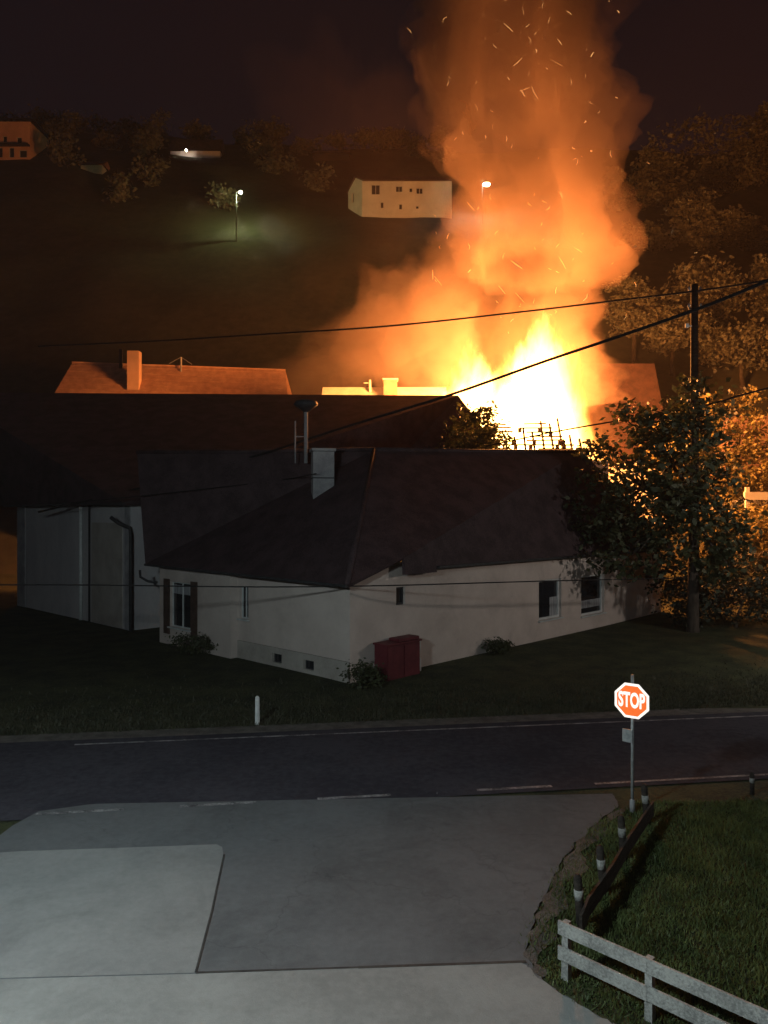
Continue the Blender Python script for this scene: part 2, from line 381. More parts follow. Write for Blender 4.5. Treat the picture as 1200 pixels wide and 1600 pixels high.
# right facade: gable corner with a tiny window, then the long wall with two windows
RL = 25.6
def tr(px, base=FC):                              # distance along the right wall seen at column px
    k = (px - 600) / F_PX
    return (k * base.y - base.x) / (dr.x - k * dr.y)
def zr(px, py): return CAM_Z + (HOR - py) / F_PX * (FC.y + dr.y * tr(px))
wA = (max(tr(619), 2.38), tr(633), zr(626, 945), zr(626, 917))
wB = (tr(842), tr(877), zr(860, 967), zr(860, 905))
wC = (tr(908), tr(944), zr(926, 960), zr(926, 898))
TC = 2.34
mb = MB(); mb.quad(*[Vector((*(FC + dr * q).xy, z)) for q, z in ((0, HZ), (TC, HZ), (TC, 4.36), (0, 3.78))]); mb.build('wall', M['wall'], house)
wA, wB, wC = [(q[0] - TC, q[1] - TC, q[2], q[3]) for q in (wA, wB, wC)]
o_, pt, t, n = wall_open('wall', FC + dr * TC, FC + dr * RL, HZ, 4.25, [wA, wB, wC], M['wall'], house, depth=0.22)
window(pt, t, n, wA, house, sill=False, mull=False, fmat='dark')
window(pt, t, n, wB, house, curtain=(wB[1] - 0.75, wB[1] - 0.1, wB[2] + 0.1, wB[2] + 1.0), depth=0.2, fw=0.1, mull=False)
window(pt, t, n, wC, house, curtain=(wC[0] + 0.1, wC[1] - 0.1, wC[2] + 0.35, wC[2] + 0.75), depth=0.2, fw=0.1, mull=False)
Rk = FC + dr * RL
mb = MB(); e1 = Rk + dl * 5
mb.quad(Vector((*Rk.xy, HZ)), Vector((*e1.xy, HZ)), Vector((*e1.xy, 4.25)), Vector((*Rk.xy, 4.25))); mb.build('wall', M['wall'], house)
# roof: one folded skin with thickness, eaves overhanging
LE0 = FC + dl * (LL + 0.6) - dr * 0.75; LE1 = FC - dl * 0.45 - dr * 0.55
rv = [(*LE0.xy, 3.74), (*LE1.xy, 3.62), (*(FC + dr * 2.31 - dl * 0.45).xy, 4.42), (*(FC + dr * 2.35 - dl * 0.50).xy, 3.80), (*(FC + dr * 4.15 - dl * 0.50).xy, 3.80),
      (*(FC + dr * 4.2 - dl * 0.45).xy, 4.02), (*(Rk + dr * 0.6 - dl * 0.45).xy, 4.02), (*(Rk + dr * 0.5 + dl * 5.2).xy, 4.02), (8.5, 48.9, 4.0), (-7.2, 41.6, 3.6),
      P(214, 707, 36.5), P(906, 706, 41.5), P(585, 703, 33.5)]
rf = [(0, 1, 12, 10), (1, 2, 12), (2, 3, 4, 5), (2, 5, 11, 12), (5, 6, 11), (6, 7, 11), (7, 8, 11), (8, 9, 10, 12, 11), (9, 0, 10)]
ro = mesh('roof', rv, rf, M['roof'], house)
md = ro.modifiers.new('thick', 'SOLIDIFY'); md.thickness = 0.16; md.offset = -1
for i_, j_ in ((10, 12), (12, 11), (11, 6), (12, 1)):
    MB().tube([Vector(rv[i_]) + Vector((0, 0, 0.02)), (Vector(rv[i_]) + Vector(rv[j_])) / 2 + Vector((0, 0, -0.02)), Vector(rv[j_]) + Vector((0, 0, 0.02))], 0.11, 7).build('ridge_cap', M['roof'], ro, True)
mb = MB(); mb.beam((*LE0.xy, 3.70), (*LE1.xy, 3.58), 0.13, 0.10); mb.build('gutter', M['dark'], house)
mb = MB(); mb.beam(Vector((*(FC + dr * 4.2 - dl * 0.52).xy, 3.99)), Vector((*(Rk + dr * 0.6 - dl * 0.52).xy, 3.99)), 0.13, 0.10); mb.build('gutter', M['dark'], house)
q0 = aL - dr * 0.45 - dl * 0.1
mb = MB(); mb.tube([(q0.x - 0.9, q0.y + 0.1, 3.45), (q0.x - 0.85, q0.y, 3.15), (q0.x - 0.5, q0.y, 2.95), (q0.x - 0.05, q0.y - 0.08, 2.9)], 0.06); mb.build('downpipe', M['dark'], house, True)
# chimney on the front slope
c = P(504, 735, 32.6)
mb = MB(); mb.box((c.x, c.y, c.z - 0.25), (0.92, 0.8, 2.1), R(12)); ch = mb.build('chimney', M['plaster'], house)
mb = MB(); mb.box((c.x, c.y, c.z + 0.88), (1.06, 0.94, 0.12), R(12)); mb.build('chimney_cap', M['plaster'], ch)
mb = MB(); mb.box((c.x, c.y, c.z - 0.35), (0.97, 0.85, 0.05), R(12)); mb.build('band', M['dark'], ch)
# mushroom siren on the ridge
c = P(478, 703, 33.4)
siren = tag(empty('siren_mast', (c.x, c.y, c.z - 0.6)), 'mushroom-headed siren on a thin mast above the bungalow ridge', 'siren')
mb = MB(); mb.tube([(0, 0, 0), (0, 0, 2.55)], 0.09); mb.build('mast', M['plaster'], siren, True)
mb = MB(); mb.tube([(0, 0, 2.3), (0, 0, 2.5), (0, 0, 2.62), (0, 0, 2.78), (0, 0, 2.86)], [0.12, 0.36, 0.55, 0.50, 0.2], 14); mb.build('horn', M['dark'], siren, True)
mb = MB(); mb.tube([(-0.48, 0, 0.0), (-0.48, 0, 1.9)], 0.035); mb.tube([(-0.48, 0, 1.2), (0, 0, 1.2)], 0.025); mb.build('stay', M['plaster'], siren)

# red cabinet and bits beside the wall
def on_right(px, out=0.0): return FC + dr * tr(px) - dl * out
c = on_right(608, 0.42); rzr = math.atan2(dr.y, dr.x)
cab = tag(empty('cabinet', (c.x, c.y, -0.02), rzr), 'dark red wooden cabinet standing against the bungalow wall', 'cabinet')
MB().box((0, 0, 0.72), (1.75, 0.62, 1.3)).build('body', M['red'], cab)
MB().box((0, -0.02, 1.40), (1.85, 0.74, 0.06)).build('lid', M['red'], cab)
MB().box((0.35, -0.02, 1.49), (1.1, 0.5, 0.1)).build('crate', M['red'], cab)
for xx in (-0.44, 0.44): MB().box((xx, -0.325, 0.74), (0.82, 0.03, 1.12)).build('door', M['red'], cab)
for xx in (-0.7, 0.7): MB().box((xx, 0, 0.04), (0.12, 0.5, 0.1)).build('foot', M['dark'], cab)
c = on_right(643, 0.30)
can = tag(empty('milk_can', (c.x, c.y, 0.05)), 'white bottle-shaped can stacked beside the red cabinet', 'can')
mb = MB(); mb.tube([(0, 0, 0), (0, 0, 0.05), (0, 0, 0.5), (0, 0, 0.62), (0, 0, 0.72)], [0.13, 0.15, 0.15, 0.07, 0.08], 12); mb.build('body', M['frame'], can, True)
mb = MB(); mb.tube([(0, 0, 0.72), (0, 0, 0.9), (0, 0, 1.2), (0, 0, 1.28)], [0.10, 0.13, 0.13, 0.06], 12); mb.build('upper_bottle', M['frame'], can, True)

# ------------------------------------------------------------------ trees and bushes
def foliage(rr, lobes, n, size, clump=40, spread=0.55):
    v, f = [], []
    tot = sum(l[1][0] * l[1][1] * l[1][2] for l in lobes)
    for c, r in lobes:
        cnt = max(1, int(n / clump * r[0] * r[1] * r[2] / tot))
        for _ in range(cnt):
            while True:
                d = Vector((rr.gauss(0, 1), rr.gauss(0, 1), rr.gauss(0, 1)))
                if d.length > 1e-3: break
            d.normalize(); k = rr.uniform(0.35, 1.02) ** 0.55
            cc = Vector((c[0] + d.x * r[0] * k, c[1] + d.y * r[1] * k, c[2] + d.z * r[2] * k))
            sp = spread * rr.uniform(0.6, 1.4)
            for _ in range(clump):
                p = cc + Vector((rr.gauss(0, sp), rr.gauss(0, sp), rr.gauss(0, sp * 0.6)))
                a = Vector((rr.gauss(0, 1), rr.gauss(0, 1), rr.gauss(0, 0.6))).normalized(); b = a.orthogonal().normalized()
                b = (b * math.cos(rr.uniform(0, 6)) + a.cross(b) * 0.7).normalized(); s = size * rr.uniform(0.6, 1.3); k0 = len(v)
                v += [p - a * s * 0.5, p + b * s * 0.28, p + a * s * 0.5, p - b * s * 0.28]; f.append((k0, k0 + 1, k0 + 2, k0 + 3))
    return v, f
def trunk_mesh(rr, h, r, lobes, seg=7):
    mb = MB(); top = Vector((rr.uniform(-0.3, 0.3), rr.uniform(-0.3, 0.3), h)); mid = Vector((rr.uniform(-0.2, 0.2), rr.uniform(-0.2, 0.2), h * 0.5))
    mb.tube([(0, 0, -0.3), (0, 0, 0.3), mid, top], [r * 1.35, r, r * 0.75, r * 0.25], seg)
    for c, q in lobes:
        c = Vector(c); s = mid.lerp(top, rr.uniform(0.0, 0.7)); m_ = s.lerp(c, 0.5) + Vector((0, 0, -0.3))
        mb.tube([s, m_, c], [r * 0.4, r * 0.28, r * 0.1], 5)
        for _ in range(3):
            e = c + Vector((rr.gauss(0, q[0] * 0.5), rr.gauss(0, q[1] * 0.5), rr.gauss(0, q[2] * 0.4))); mb.tube([m_, m_.lerp(e, 0.6) + Vector((0, 0, 0.2)), e], [r * 0.18, r * 0.12, r * 0.03], 4)
    return mb
def tree(name, loc, lobes, n, size, h, r, mat, label, cat='tree', seed=1, clump=40, spread=0.55, group=None):
    rr = random.Random(seed); e = tag(empty(name, loc), label, cat, group)
    trunk_mesh(rr, h, r, lobes).build('trunk', M['bark'], e, True)
    v, f = foliage(rr, lobes, n, size, clump, spread); mesh('crown', v, f, M[mat], e)
    return e
tx, ty = 15.4, 37.0
tree('roadside_tree', (tx, ty, ground(tx, ty)), [((-0.6, 0, 8.6), (2.5, 2.3, 2.8)), ((-2.6, -0.3, 6.0), (2.3, 2.0, 2.0)), ((2.3, 0.2, 5.0), (1.3, 1.2, 1.3)), ((1.9, 0, 7.4), (0.9, 0.9, 0.9)), ((-0.4, -0.6, 5.0), (2.6, 2.0, 2.0)), ((0.4, 0.3, 11.4), (1.4, 1.4, 1.5)), ((-3.6, -0.9, 3.7), (1.6, 1.3, 1.0)), ((-1.9, -0.2, 9.9), (1.0, 1.0, 1.2)), ((1.5, -0.9, 3.2), (1.6, 1.4, 1.2)), ((-3.7, 1.0, 8.3), (1.5, 1.4, 1.8)), ((-2.5, 0.6, 10.4), (1.3, 1.2, 1.3)), ((-4.6, 0.2, 5.9), (1.3, 1.3, 1.5))],
     9300, 0.36, 11.0, 0.30, 'leaf', 'big dark leafy tree in front of the fire at the bungalow corner', seed=5, clump=22, spread=0.42)
b = P(738, 700, 50)
tree('garden_tree', (b.x, b.y, 0.1), [((0, 0, 11.6), (1.7, 1.5, 1.5)), ((-1.4, 0.2, 10.7), (1.3, 1.2, 1.0)), ((1.3, 0, 10.9), (1.2, 1.2, 1.2)), ((0.9, 0.2, 13.0), (0.6, 0.6, 0.8)), ((0, 0, 9.5), (1.6, 1.4, 1.2))],
     3600, 0.30, 11.5, 0.16, 'leaf', 'small bushy tree silhouetted behind the bungalow ridge left of the flames', seed=9, clump=24, spread=0.32)
b = P(1140, 800, 69)
tree('garden_shrub_tree', (b.x, b.y, ground(b.x, b.y)), [((-2.6, 0, 13.6), (1.7, 1.7, 3.2)), ((1.4, 0, 14.2), (1.3, 1.6, 3.6)), ((-5.4, 0, 11.4), (2.0, 1.8, 2.9)), ((3.0, 0, 10.4), (1.9, 1.8, 2.6)), ((-1.2, 0.3, 9.0), (2.8, 2.3, 3.0)), ((-4.4, 0.3, 7.0), (2.3, 1.9, 2.0)), ((1.5, 0, 7), (2.2, 1.8, 2.0))],
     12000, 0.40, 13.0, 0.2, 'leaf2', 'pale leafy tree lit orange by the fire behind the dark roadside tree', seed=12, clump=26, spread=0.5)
b = P(1165, 880, 64)
tree('bright_hedge_bush', (b.x, b.y, ground(b.x, b.y)), [((-0.6, 0, 4.6), (3.4, 1.6, 2.0)), ((2.4, 0, 4.4), (2.8, 1.6, 2.1)), ((-3.0, 0, 3.4), (1.9, 1.4, 1.7)), ((1, 0, 2.2), (3.4, 1.4, 1.5))],
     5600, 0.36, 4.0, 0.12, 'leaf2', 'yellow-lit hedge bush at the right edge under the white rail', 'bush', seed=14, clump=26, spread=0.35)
b = P(1150, 960, 38)
tree('dark_shrub', (b.x, b.y, ground(b.x, b.y)), [((0, 0, 1.5), (2.6, 1.2, 1.2)), ((2.4, 0, 1.7), (1.8, 1.2, 1.3)), ((-2.0, 0.2, 1.0), (1.4, 1.0, 0.9))],
     4500, 0.22, 1.6, 0.08, 'leafd', 'low dark shrub under the roadside tree at the right edge', 'bush', seed=15, clump=26, spread=0.3)
b = P(1120, 900, 42)
tree('dark_hedge', (b.x, b.y, ground(b.x, b.y)), [((x0, 0.15 * x0, 1.7 + 0.2 * math.sin(x0 * 2)), (1.7, 0.9, 1.7)) for x0 in (-2.2, -0.2, 1.8, 3.8, 5.8, 7.8)],
     8000, 0.26, 2.4, 0.1, 'leafd', 'tall dark hedge running from the bungalow corner to the right edge', 'hedge', seed=16, clump=26, spread=0.36)
def bush(px, py, lw, hh, seed, label, out=0.6, base=None, mat='leaf'):
    b = base
    tree('bush', (b.x, b.y, ground(b.x, b.y) - 0.02), [((0, 0, hh * 0.5), (lw * 0.45, 0.4, hh * 0.4)), ((lw * 0.3, 0, hh * 0.4), (lw * 0.3, 0.35, hh * 0.33))], 1300, 0.12, hh * 0.5, 0.03, mat, label, 'bush', seed=seed, clump=20, spread=0.12)
bush(0, 0, 1.9, 1.0, 21, 'dark bush at the foot of the bungalow wall right of the shuttered window', base=FC + dl * 8.7 - dr * 1.1)
bush(0, 0, 1.3, 0.9, 22, 'small bush at the bungalow corner left of the red cabinet', base=FC + dl * 0.1 - dr * 0.1 - dl * 0.8)
bush(0, 0, 1.0, 0.75, 23, 'low grey potted shrub against the long bungalow wall right of the cabinet', base=on_right(760, 0.5))

# hill trees at the right, each one its own crown
def hill_tree(px, py, wpx, hpx, seed, label, d0=90):
    """crown centre at px,py; wpx/hpx its size in the frame"""
    base = ray_ground(px, py + hpx * 0.5, 2.0, d0); d = base.y; s = F_PX / d; w, h = wpx / s, hpx / s; c = P(px, py, d)
    gz = ground(base.x, base.y); rr = random.Random(seed); zc = c.z - gz
    lobes = []
    for i in range(9):
        a = rr.uniform(0, 6.28); q = rr.uniform(0.15, 0.75)
        lobes.append(((math.cos(a) * q * w * 0.42, math.sin(a) * q * w * 0.3, zc + rr.uniform(-0.3, 0.36) * h * (1 - 0.4 * q)), (w * rr.uniform(0.15, 0.25), w * 0.2, h * rr.uniform(0.13, 0.22))))
    lobes.append(((0, 0, zc), (w * 0.3, w * 0.25, h * 0.32)))
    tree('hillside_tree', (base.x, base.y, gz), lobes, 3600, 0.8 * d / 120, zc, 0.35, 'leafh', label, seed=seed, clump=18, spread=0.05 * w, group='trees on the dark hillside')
for i, (px, py, w, h, lb, d0) in enumerate((
    (1140, 262, 170, 235, 'tallest dim hillside tree in the upper right corner', 150), (1025, 285, 130, 190, 'dim hillside tree second from the right corner, beside the tallest', 150),
    (965, 300, 60, 130, 'narrow hillside tree half hidden by the smoke column', 150), (1205, 240, 80, 190, 'hillside tree cut by the right edge at the top', 155), (1085, 350, 110, 120, 'hillside tree below the tallest tree, in the middle of the slope', 130), (1010, 380, 90, 100, 'hillside tree right beside the smoke in the middle of the slope', 130), (1165, 370, 90, 100, 'hillside tree at the right edge in the middle of the slope', 130),
    (1105, 455, 165, 155, 'broad rounded hillside tree behind the utility pole top', 100), (990, 475, 100, 140, 'hillside tree beside the flames in the lower row', 100), (1200, 460, 70, 130, 'lower-row hillside tree cut by the right edge', 100), (1050, 520, 110, 90, 'lowest hillside tree left of the utility pole', 92), (1160, 540, 130, 90, 'lowest hillside tree right of the utility pole', 92))):
    hill_tree(px, py, w, h, 40 + i, lb, d0)
# the wood on the left of the hill reads as one dark mass
rr = random.Random(77); v, f = [], []
spots = []
for _ in range(170):
    x = rr.uniform(-130, 28); y = rr.uniform(120, 215)
    px = 600 + x / y * F_PX; py = HOR - (ground(x, y) - CAM_Z) / y * F_PX
    if -60 < px < 720 and 185 < py < 335 and not (520 < px < 720 and 258 < py < 420) and not (-60 < px < 70 and 235 < py < 320) and not (105 < px < 185 and 240 < py < 345) and not (245 < px < 365 and 228 < py < 320) and not (475 < px < 560 and 235 < py < 300): spots.append((x, y))
for i, (x, y) in enumerate(spots):
    gz = ground(x, y); w = rr.uniform(3.0, 5.5); h = rr.uniform(3, 8)
    lv, lf = foliage(rr, [((x + rr.gauss(0, w * .3), y, gz + h * rr.uniform(0.3, 0.9)), (w * 0.45, w * 0.4, h * 0.32)) for _ in range(4)], 420, 1.0, 14, 0.7)
    n0 = len(v); v += lv; f += [tuple(n0 + k for k in q) for q in lf]
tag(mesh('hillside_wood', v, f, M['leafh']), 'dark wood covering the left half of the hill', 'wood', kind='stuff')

# ------------------------------------------------------------------ the barn
barn = tag(empty('barn'), 'long grey barn with a huge dark roof behind the bungalow on the left', 'barn')
k0 = Vector((-12.9, 37.8, 0)); k1 = k0 + dl * 14.6; k2 = k0 + dr * 15.5
o_, pt, t, n = wall_open('wall', k1, k0, -0.5, 6.75, [], M['barn'], barn)
o_, pt2, t2, n2 = wall_open('wall', k0, k2, -0.5, 6.75, [], M['barn'], barn)
def tl(px):                                       # distance from k1 along the left barn wall at column px
    k = (px - 600) / F_PX; s = (k * k0.y - k0.x) / (dl.x - k * dl.y); return 14.6 - s
for c0, c1, mt, dp in ((tl(28), tl(40), 'plaster', 0.05), (tl(196), tl(204), 'plaster', 0.05)):
    mb = MB(); mb.beam(pt((c0 + c1) / 2, 0.0, -dp / 2), pt((c0 + c1) / 2, 6.7, -dp / 2), abs(c1 - c0), dp, n); mb.build('pilaster', M[mt], barn)
mb = MB(); mb.tube([pt(tl(129), 0.05, -0.1), pt(tl(129), 6.5, -0.1)], 0.10); mb.build('downpipe', M['post'], barn, True)
mb = MB(); mb.beam(pt(tl(140), 0.0, -0.015), pt(tl(140), 6.6, -0.015), 0.22, 0.03, n); mb.build('expansion_joint', M['dark'], barn)
mb = MB(); mb.beam(pt((tl(142) + tl(194)) / 2, 0.15, -0.02), pt((tl(142) + tl(194)) / 2, 5.6, -0.02), abs(tl(194) - tl(142)) - 0.3, 0.04, n); mb.build('sliding_door', M['plinth'], barn)
q = pt(14.75, 0, -0.12)
mb = MB(); mb.tube([(q.x - 0.9, q.y - 0.2, 5.9), (q.x - 0.5, q.y - 0.2, 5.6), (q.x + 0.05, q.y - 0.15, 5.35), (q.x + 0.1, q.y - 0.15, 5.0), (q.x + 0.1, q.y - 0.15, 0.0)], 0.10); mb.build('downpipe', M['dark'], barn, True)
e0 = k1 + dl * 0.8 - dr * 0.8; e1 = k0 - dl * 0.8 - dr * 0.8; e2 = k2 - dl * 0.9
bv = [(-34, 58, 6.5), (*e0.xy, 6.62), (*e1.xy, 6.62), (*e2.xy, 6.9), (10.6, 51.8, 7.2), (10.2, 56.2, 7.2), (-30, 62, 6.5), P(-90, 613, 55), P(716, 618, 54)]
bf = [(0, 1, 7), (1, 2, 7), (2, 8, 7), (2, 3, 8), (3, 4, 8), (4, 5, 8), (5, 6, 7, 8), (6, 0, 7)]
bo = mesh('roof', bv, bf, M['roof'], barn); md = bo.modifiers.new('thick', 'SOLIDIFY'); md.thickness = 0.2; md.offset = -1
mb = MB(); mb.beam((*e0.xy, 6.58), (*e1.xy, 6.58), 0.15, 0.12); mb.build('gutter', M['dark'], barn)

# ------------------------------------------------------------------ houses behind, lit by the fire
def gable_house(name, label, px0, px1, ridge_py, eave_py, d, roofmat, wallmat, depth=8.0, skew=0.9, base=0.0, rdrop=0.0):
    h = tag(empty(name), label, 'house')
    a, b = P(px0, eave_py, d), P(px1, eave_py + rdrop, d); rz = P(px0, ridge_py, d + depth / 2).z; rz2 = P(px1, ridge_py + rdrop, d + depth / 2).z
    k = skew
    v = [a, b, Vector((b.x - k, d + depth / 2, rz2)), Vector((a.x + k, d + depth / 2, rz)), Vector((b.x, d + depth, a.z)), Vector((a.x, d + depth, a.z))]
    r = mesh('roof', v, [(0, 1, 2, 3), (3, 2, 4, 5), (1, 4, 2), (0, 3, 5)], M[roofmat], h)
    mb = MB(); mb.box(((a.x + b.x) / 2, d + depth / 2, (a.z - 0.25 + base) / 2), (abs(b.x - a.x) - 0.8, depth - 0.8, a.z - 0.25 - base)); mb.build('wall', M[wallmat], h)
    return h, r, v
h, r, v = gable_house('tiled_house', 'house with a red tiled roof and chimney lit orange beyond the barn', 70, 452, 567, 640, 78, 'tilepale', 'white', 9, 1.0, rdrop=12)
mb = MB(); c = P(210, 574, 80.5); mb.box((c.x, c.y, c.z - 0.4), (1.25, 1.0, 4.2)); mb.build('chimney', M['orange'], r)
mb = MB(); c = P(189, 556, 82.3); mb.box((c.x, c.y, c.z - 0.5), (0.35, 0.35, 2.4)); mb.build('flue', M['dark'], r)
mb = MB(); c = P(283, 575, 82); mb.tube([(c.x, c.y, c.z - 0.4), (c.x, c.y, c.z + 1.2)], 0.09); mb.tube([(c.x - 1.3, c.y, c.z + 0.5), (c.x, c.y, c.z + 1.2), (c.x + 1.2, c.y, c.z + 0.4)], 0.03, 5); mb.build('antenna', M['metal'], r)
for i in range(8):                                # courses of the tiled roof that the fire picks out
    k = (i + 0.5) / 8; a = v[0].lerp(v[3], k); b_ = v[1].lerp(v[2], k)
    MB().beam(a + Vector((0, -0.03, 0.03)), b_ + Vector((0, -0.03, 0.03)), 0.10, 0.05).build('tile_course', M['tilepale'], r)
mb = MB(); mb.beam(v[3] + Vector((0, 0, 0.05)), v[2] + Vector((0, 0, 0.05)), 0.3, 0.16); mb.build('ridge_cap', M['tilepale'], r)
an = tag(empty('annex'), 'low pale annex with a bright lit roof edge left of the flames', 'annex')
AY = 70.0; a, b = P(500, 622, AY), P(700, 622, AY)
mb = MB(); mb.box(((a.x + b.x) / 2, AY + 2.2, a.z / 2 - 0.5), (b.x - a.x - 0.5, 4.0, a.z - 1.4)); mb.build('wall', M['white'], an)
zt = P(600, 605, AY + 2).z
ar = mesh('roof', [(a.x, AY, a.z - 1.2), (b.x, AY, a.z - 1.2), (b.x, AY + 2, zt), (a.x + 0.1, AY + 2, zt), (b.x, AY + 4.4, a.z - 1.2), (a.x, AY + 4.4, a.z - 1.2)], [(0, 1, 2, 3), (3, 2, 4, 5), (1, 4, 2), (0, 3, 5), (0, 5, 4, 1)], M['paleroof'], an)
c = P(610, 606, 71.2); c2 = MB().box((c.x, c.y, c.z - 0.1), (1.3, 1.0, 1.7)).build('chimney', M['tile'], an)
c = P(610, 594, 71.2); MB().box((c.x, c.y, c.z + 0.02), (1.5, 1.2, 0.14)).build('chimney_cap', M['paleroof'], c2)
c = P(578, 600, 71.6); mb = MB(); mb.tube([(c.x, c.y, c.z - 0.8), (c.x, c.y, c.z + 0.4)], 0.12); mb.tube([(c.x - 0.6, c.y, c.z + 0.1), (c.x, c.y, c.z + 0.1)], 0.05); mb.build('vent_pipe', M['paleroof'], an)
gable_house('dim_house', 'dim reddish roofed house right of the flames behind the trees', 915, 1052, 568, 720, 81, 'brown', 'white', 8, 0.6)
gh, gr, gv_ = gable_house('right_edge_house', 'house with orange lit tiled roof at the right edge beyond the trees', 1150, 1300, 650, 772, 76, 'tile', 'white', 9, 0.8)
a, b = P(1163, 775, 66), P(1290, 775, 66)
rl = tag(empty('white_rail'), 'bright white garden rail on posts at the right edge', 'railing')
MB().beam(a, b, 0.3, 0.7).build('rail', M['white'], rl)
for px in (1170, 1215, 1260):
    c = P(px, 775, 66); MB().box((c.x, c.y + 0.3, (c.z + 0.8) / 2), (0.35, 0.25, c.z + 0.8)).build('post', M['white'], rl)

# the burning house: walls, rafters and laths showing through the flames
bh = tag(empty('burning_house'), 'house on fire with its roof burnt down to rafters and laths', 'house')
ez = P(800, 712, 57).z
MB().box((11.5, 62.5, ez / 2 - 0.2), (11.5, 11, ez - 0.4)).build('wall', M['white'], bh)
def roofpt(u, k): return Vector((u, 57 + k * 3.6, ez + k * 5.6))
for i in range(15):
    u = 6.6 + i * 0.72; top = 0.5 - 0.03 * abs(i - 8) + random.uniform(-0.16, 0.12)
    if u > 14.5: top = 0.3 - (u - 14.5) * 0.08
    MB().beam(roofpt(u, 0), roofpt(u + random.uniform(-.05, .05), max(0.06, top)), 0.14, 0.2).build('rafter', M['char'], bh)
rl_ = random.Random(8)
for j in range(8):
    k = 0.02 + j * 0.062; u0, u1 = 7.0 + j * 0.10 + rl_.uniform(-0.4, 0.8), 15.3 - j * 0.28 + rl_.uniform(-0.3, 0.2)
    segs = [(u0, u1)] if j in (0, 2) else [(u0, u0 + (u1 - u0) * rl_.uniform(0.2, 0.45)), (u0 + (u1 - u0) * rl_.uniform(0.5, 0.6), u1 - rl_.uniform(0, 0.8))]
    for a, b in segs: MB().beam(roofpt(a, k) + Vector((0, -0.12, 0.08)), roofpt(b, k + rl_.uniform(-.01, .01)) + Vector((0, -0.12, 0.08)), 0.10, 0.12).build('lath', M['char'], bh)
tme = None
for i in range(30):
    u, j = rl_.uniform(7.2, 15.0), rl_.choice([0, 0, 0, 1, 1, 2, 2, 3, 4, 5]); k = 0.02 + j * 0.062
    if u > 15.1 - j * 0.28: continue
    if tme is None: o = MB().beam((0, 0, 0), (0.30, 0, 0), 0.05, 0.42, Vector((0, -0.54, 0.84))).build('roof_tile', M['char'], bh); tme = o.data
    else: o = bpy.data.objects.new('roof_tile', tme); COL.objects.link(o); o.parent = bh
    o.location = roofpt(u, k) + Vector((0, -0.2, 0.2)); o.rotation_euler = (0, rl_.uniform(-.15, .15), 0)

# ------------------------------------------------------------------ hillside buildings
p = ray_ground(610, 342, 0.0); d = p.y; s = F_PX / d
hh = tag(empty('hill_house'), 'white two-storey gabled house high on the hillside left of the smoke', 'house')
def HP(px, py, dd=0): return P(px, py, d + dd)
A, B = HP(566, 340), HP(706, 340)
zt = HP(600, 282).z
ops = []
for x0, x1, y0, y1 in ((580, 594, 304, 288), (618, 629, 300, 290), (640, 644, 300, 294), (650, 661, 303, 293), (595, 599, 325, 316), (624, 628, 327, 319), (650, 654, 326, 322)):
    ops.append(((x0 - 566) / s, (x1 - 566) / s, HP(0, y0).z, HP(0, y1).z))
o_, pt, t, n = wall_open('wall', A, B, A.z - 6, zt, ops, M['white'], hh, depth=0.3)
for q in ops: window(pt, t, n, q, hh, sill=False, frame=(q[1] - q[0] > 1), depth=0.26, fw=0.12, mull=True)
C0 = HP(544, 322, 5)
wl = (0.5 * 3.0, 0.5 * 3.0 + 1.0, HP(0, 306).z, HP(0, 290).z)
o_, pt, t, n = wall_open('wall', C0, A, A.z - 6, zt, [wl], M['white'], hh, depth=0.3); window(pt, t, n, wl, hh, sill=False, depth=0.26, fw=0.12)
apx = (Vector((C0.x, C0.y, 0)) + Vector((A.x, A.y, 0))) * 0.5
mesh('gable', [(C0.x, C0.y, zt), (A.x, A.y, zt), (apx.x, apx.y, HP(558, 268).z)], [(0, 1, 2)], M['white'], hh)
bk = Vector((B.x - A.x, B.y - A.y, 0))
ro = mesh('roof', [(A.x + 0.3, A.y - 0.5, zt - 0.1), (B.x, B.y - 0.5, zt - 0.1), (apx.x + bk.x, apx.y, HP(558, 268).z + 0.1), (apx.x - 0.2, apx.y - 0.2, HP(558, 268).z + 0.1), (C0.x + bk.x, C0.y + 0.4, zt), (C0.x - 0.3, C0.y + 0.4, zt - 0.1)], [(0, 1, 2, 3), (3, 2, 4, 5)], M['roof'], hh)
md = ro.modifiers.new('thick', 'SOLIDIFY'); md.thickness = 0.25; md.offset = -1
mb = MB(); mb.quad(Vector((B.x, B.y, A.z - 6)), Vector((C0.x + bk.x, C0.y, A.z - 6)), Vector((C0.x + bk.x, C0.y, zt)), Vector((B.x, B.y, zt))); mb.build('wall', M['white'], hh)

p = ray_ground(24, 250, 0.0); d2 = p.y; s2 = F_PX / d2
lh = tag(empty('upper_house'), 'orange lit house at the left edge high on the hill', 'house')
A, B = P(-60, 248, d2), P(47, 248, d2); zt = P(0, 190, d2).z
ops = [((x0 + 60) / s2, (x1 + 60) / s2, P(0, y0, d2).z, P(0, y1, d2).z) for x0, x1, y0, y1 in ((4, 11, 222, 212), (26, 34, 223, 214), (-30, -20, 223, 212), (14, 22, 246, 230), (30, 42, 246, 234), (-10, 4, 246, 230))]
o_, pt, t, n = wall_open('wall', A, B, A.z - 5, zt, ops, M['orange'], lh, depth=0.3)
for q in ops: window(pt, t, n, q, lh, sill=False, mull=False, depth=0.26, fw=0.12)
mb = MB(); mb.beam(pt(0, P(0, 228, d2).z, -0.6), pt((47 + 60) / s2, P(0, 228, d2).z, -0.6), 1.2, 0.3); mb.build('balcony', M['wood'], lh)
mb = MB(); mb.quad(Vector((B.x, B.y, A.z - 5)), Vector((B.x + 0.5, B.y + 8, A.z - 5)), Vector((B.x + 0.5, B.y + 8, zt)), Vector((B.x, B.y, zt))); mb.build('wall', M['orange'], lh)
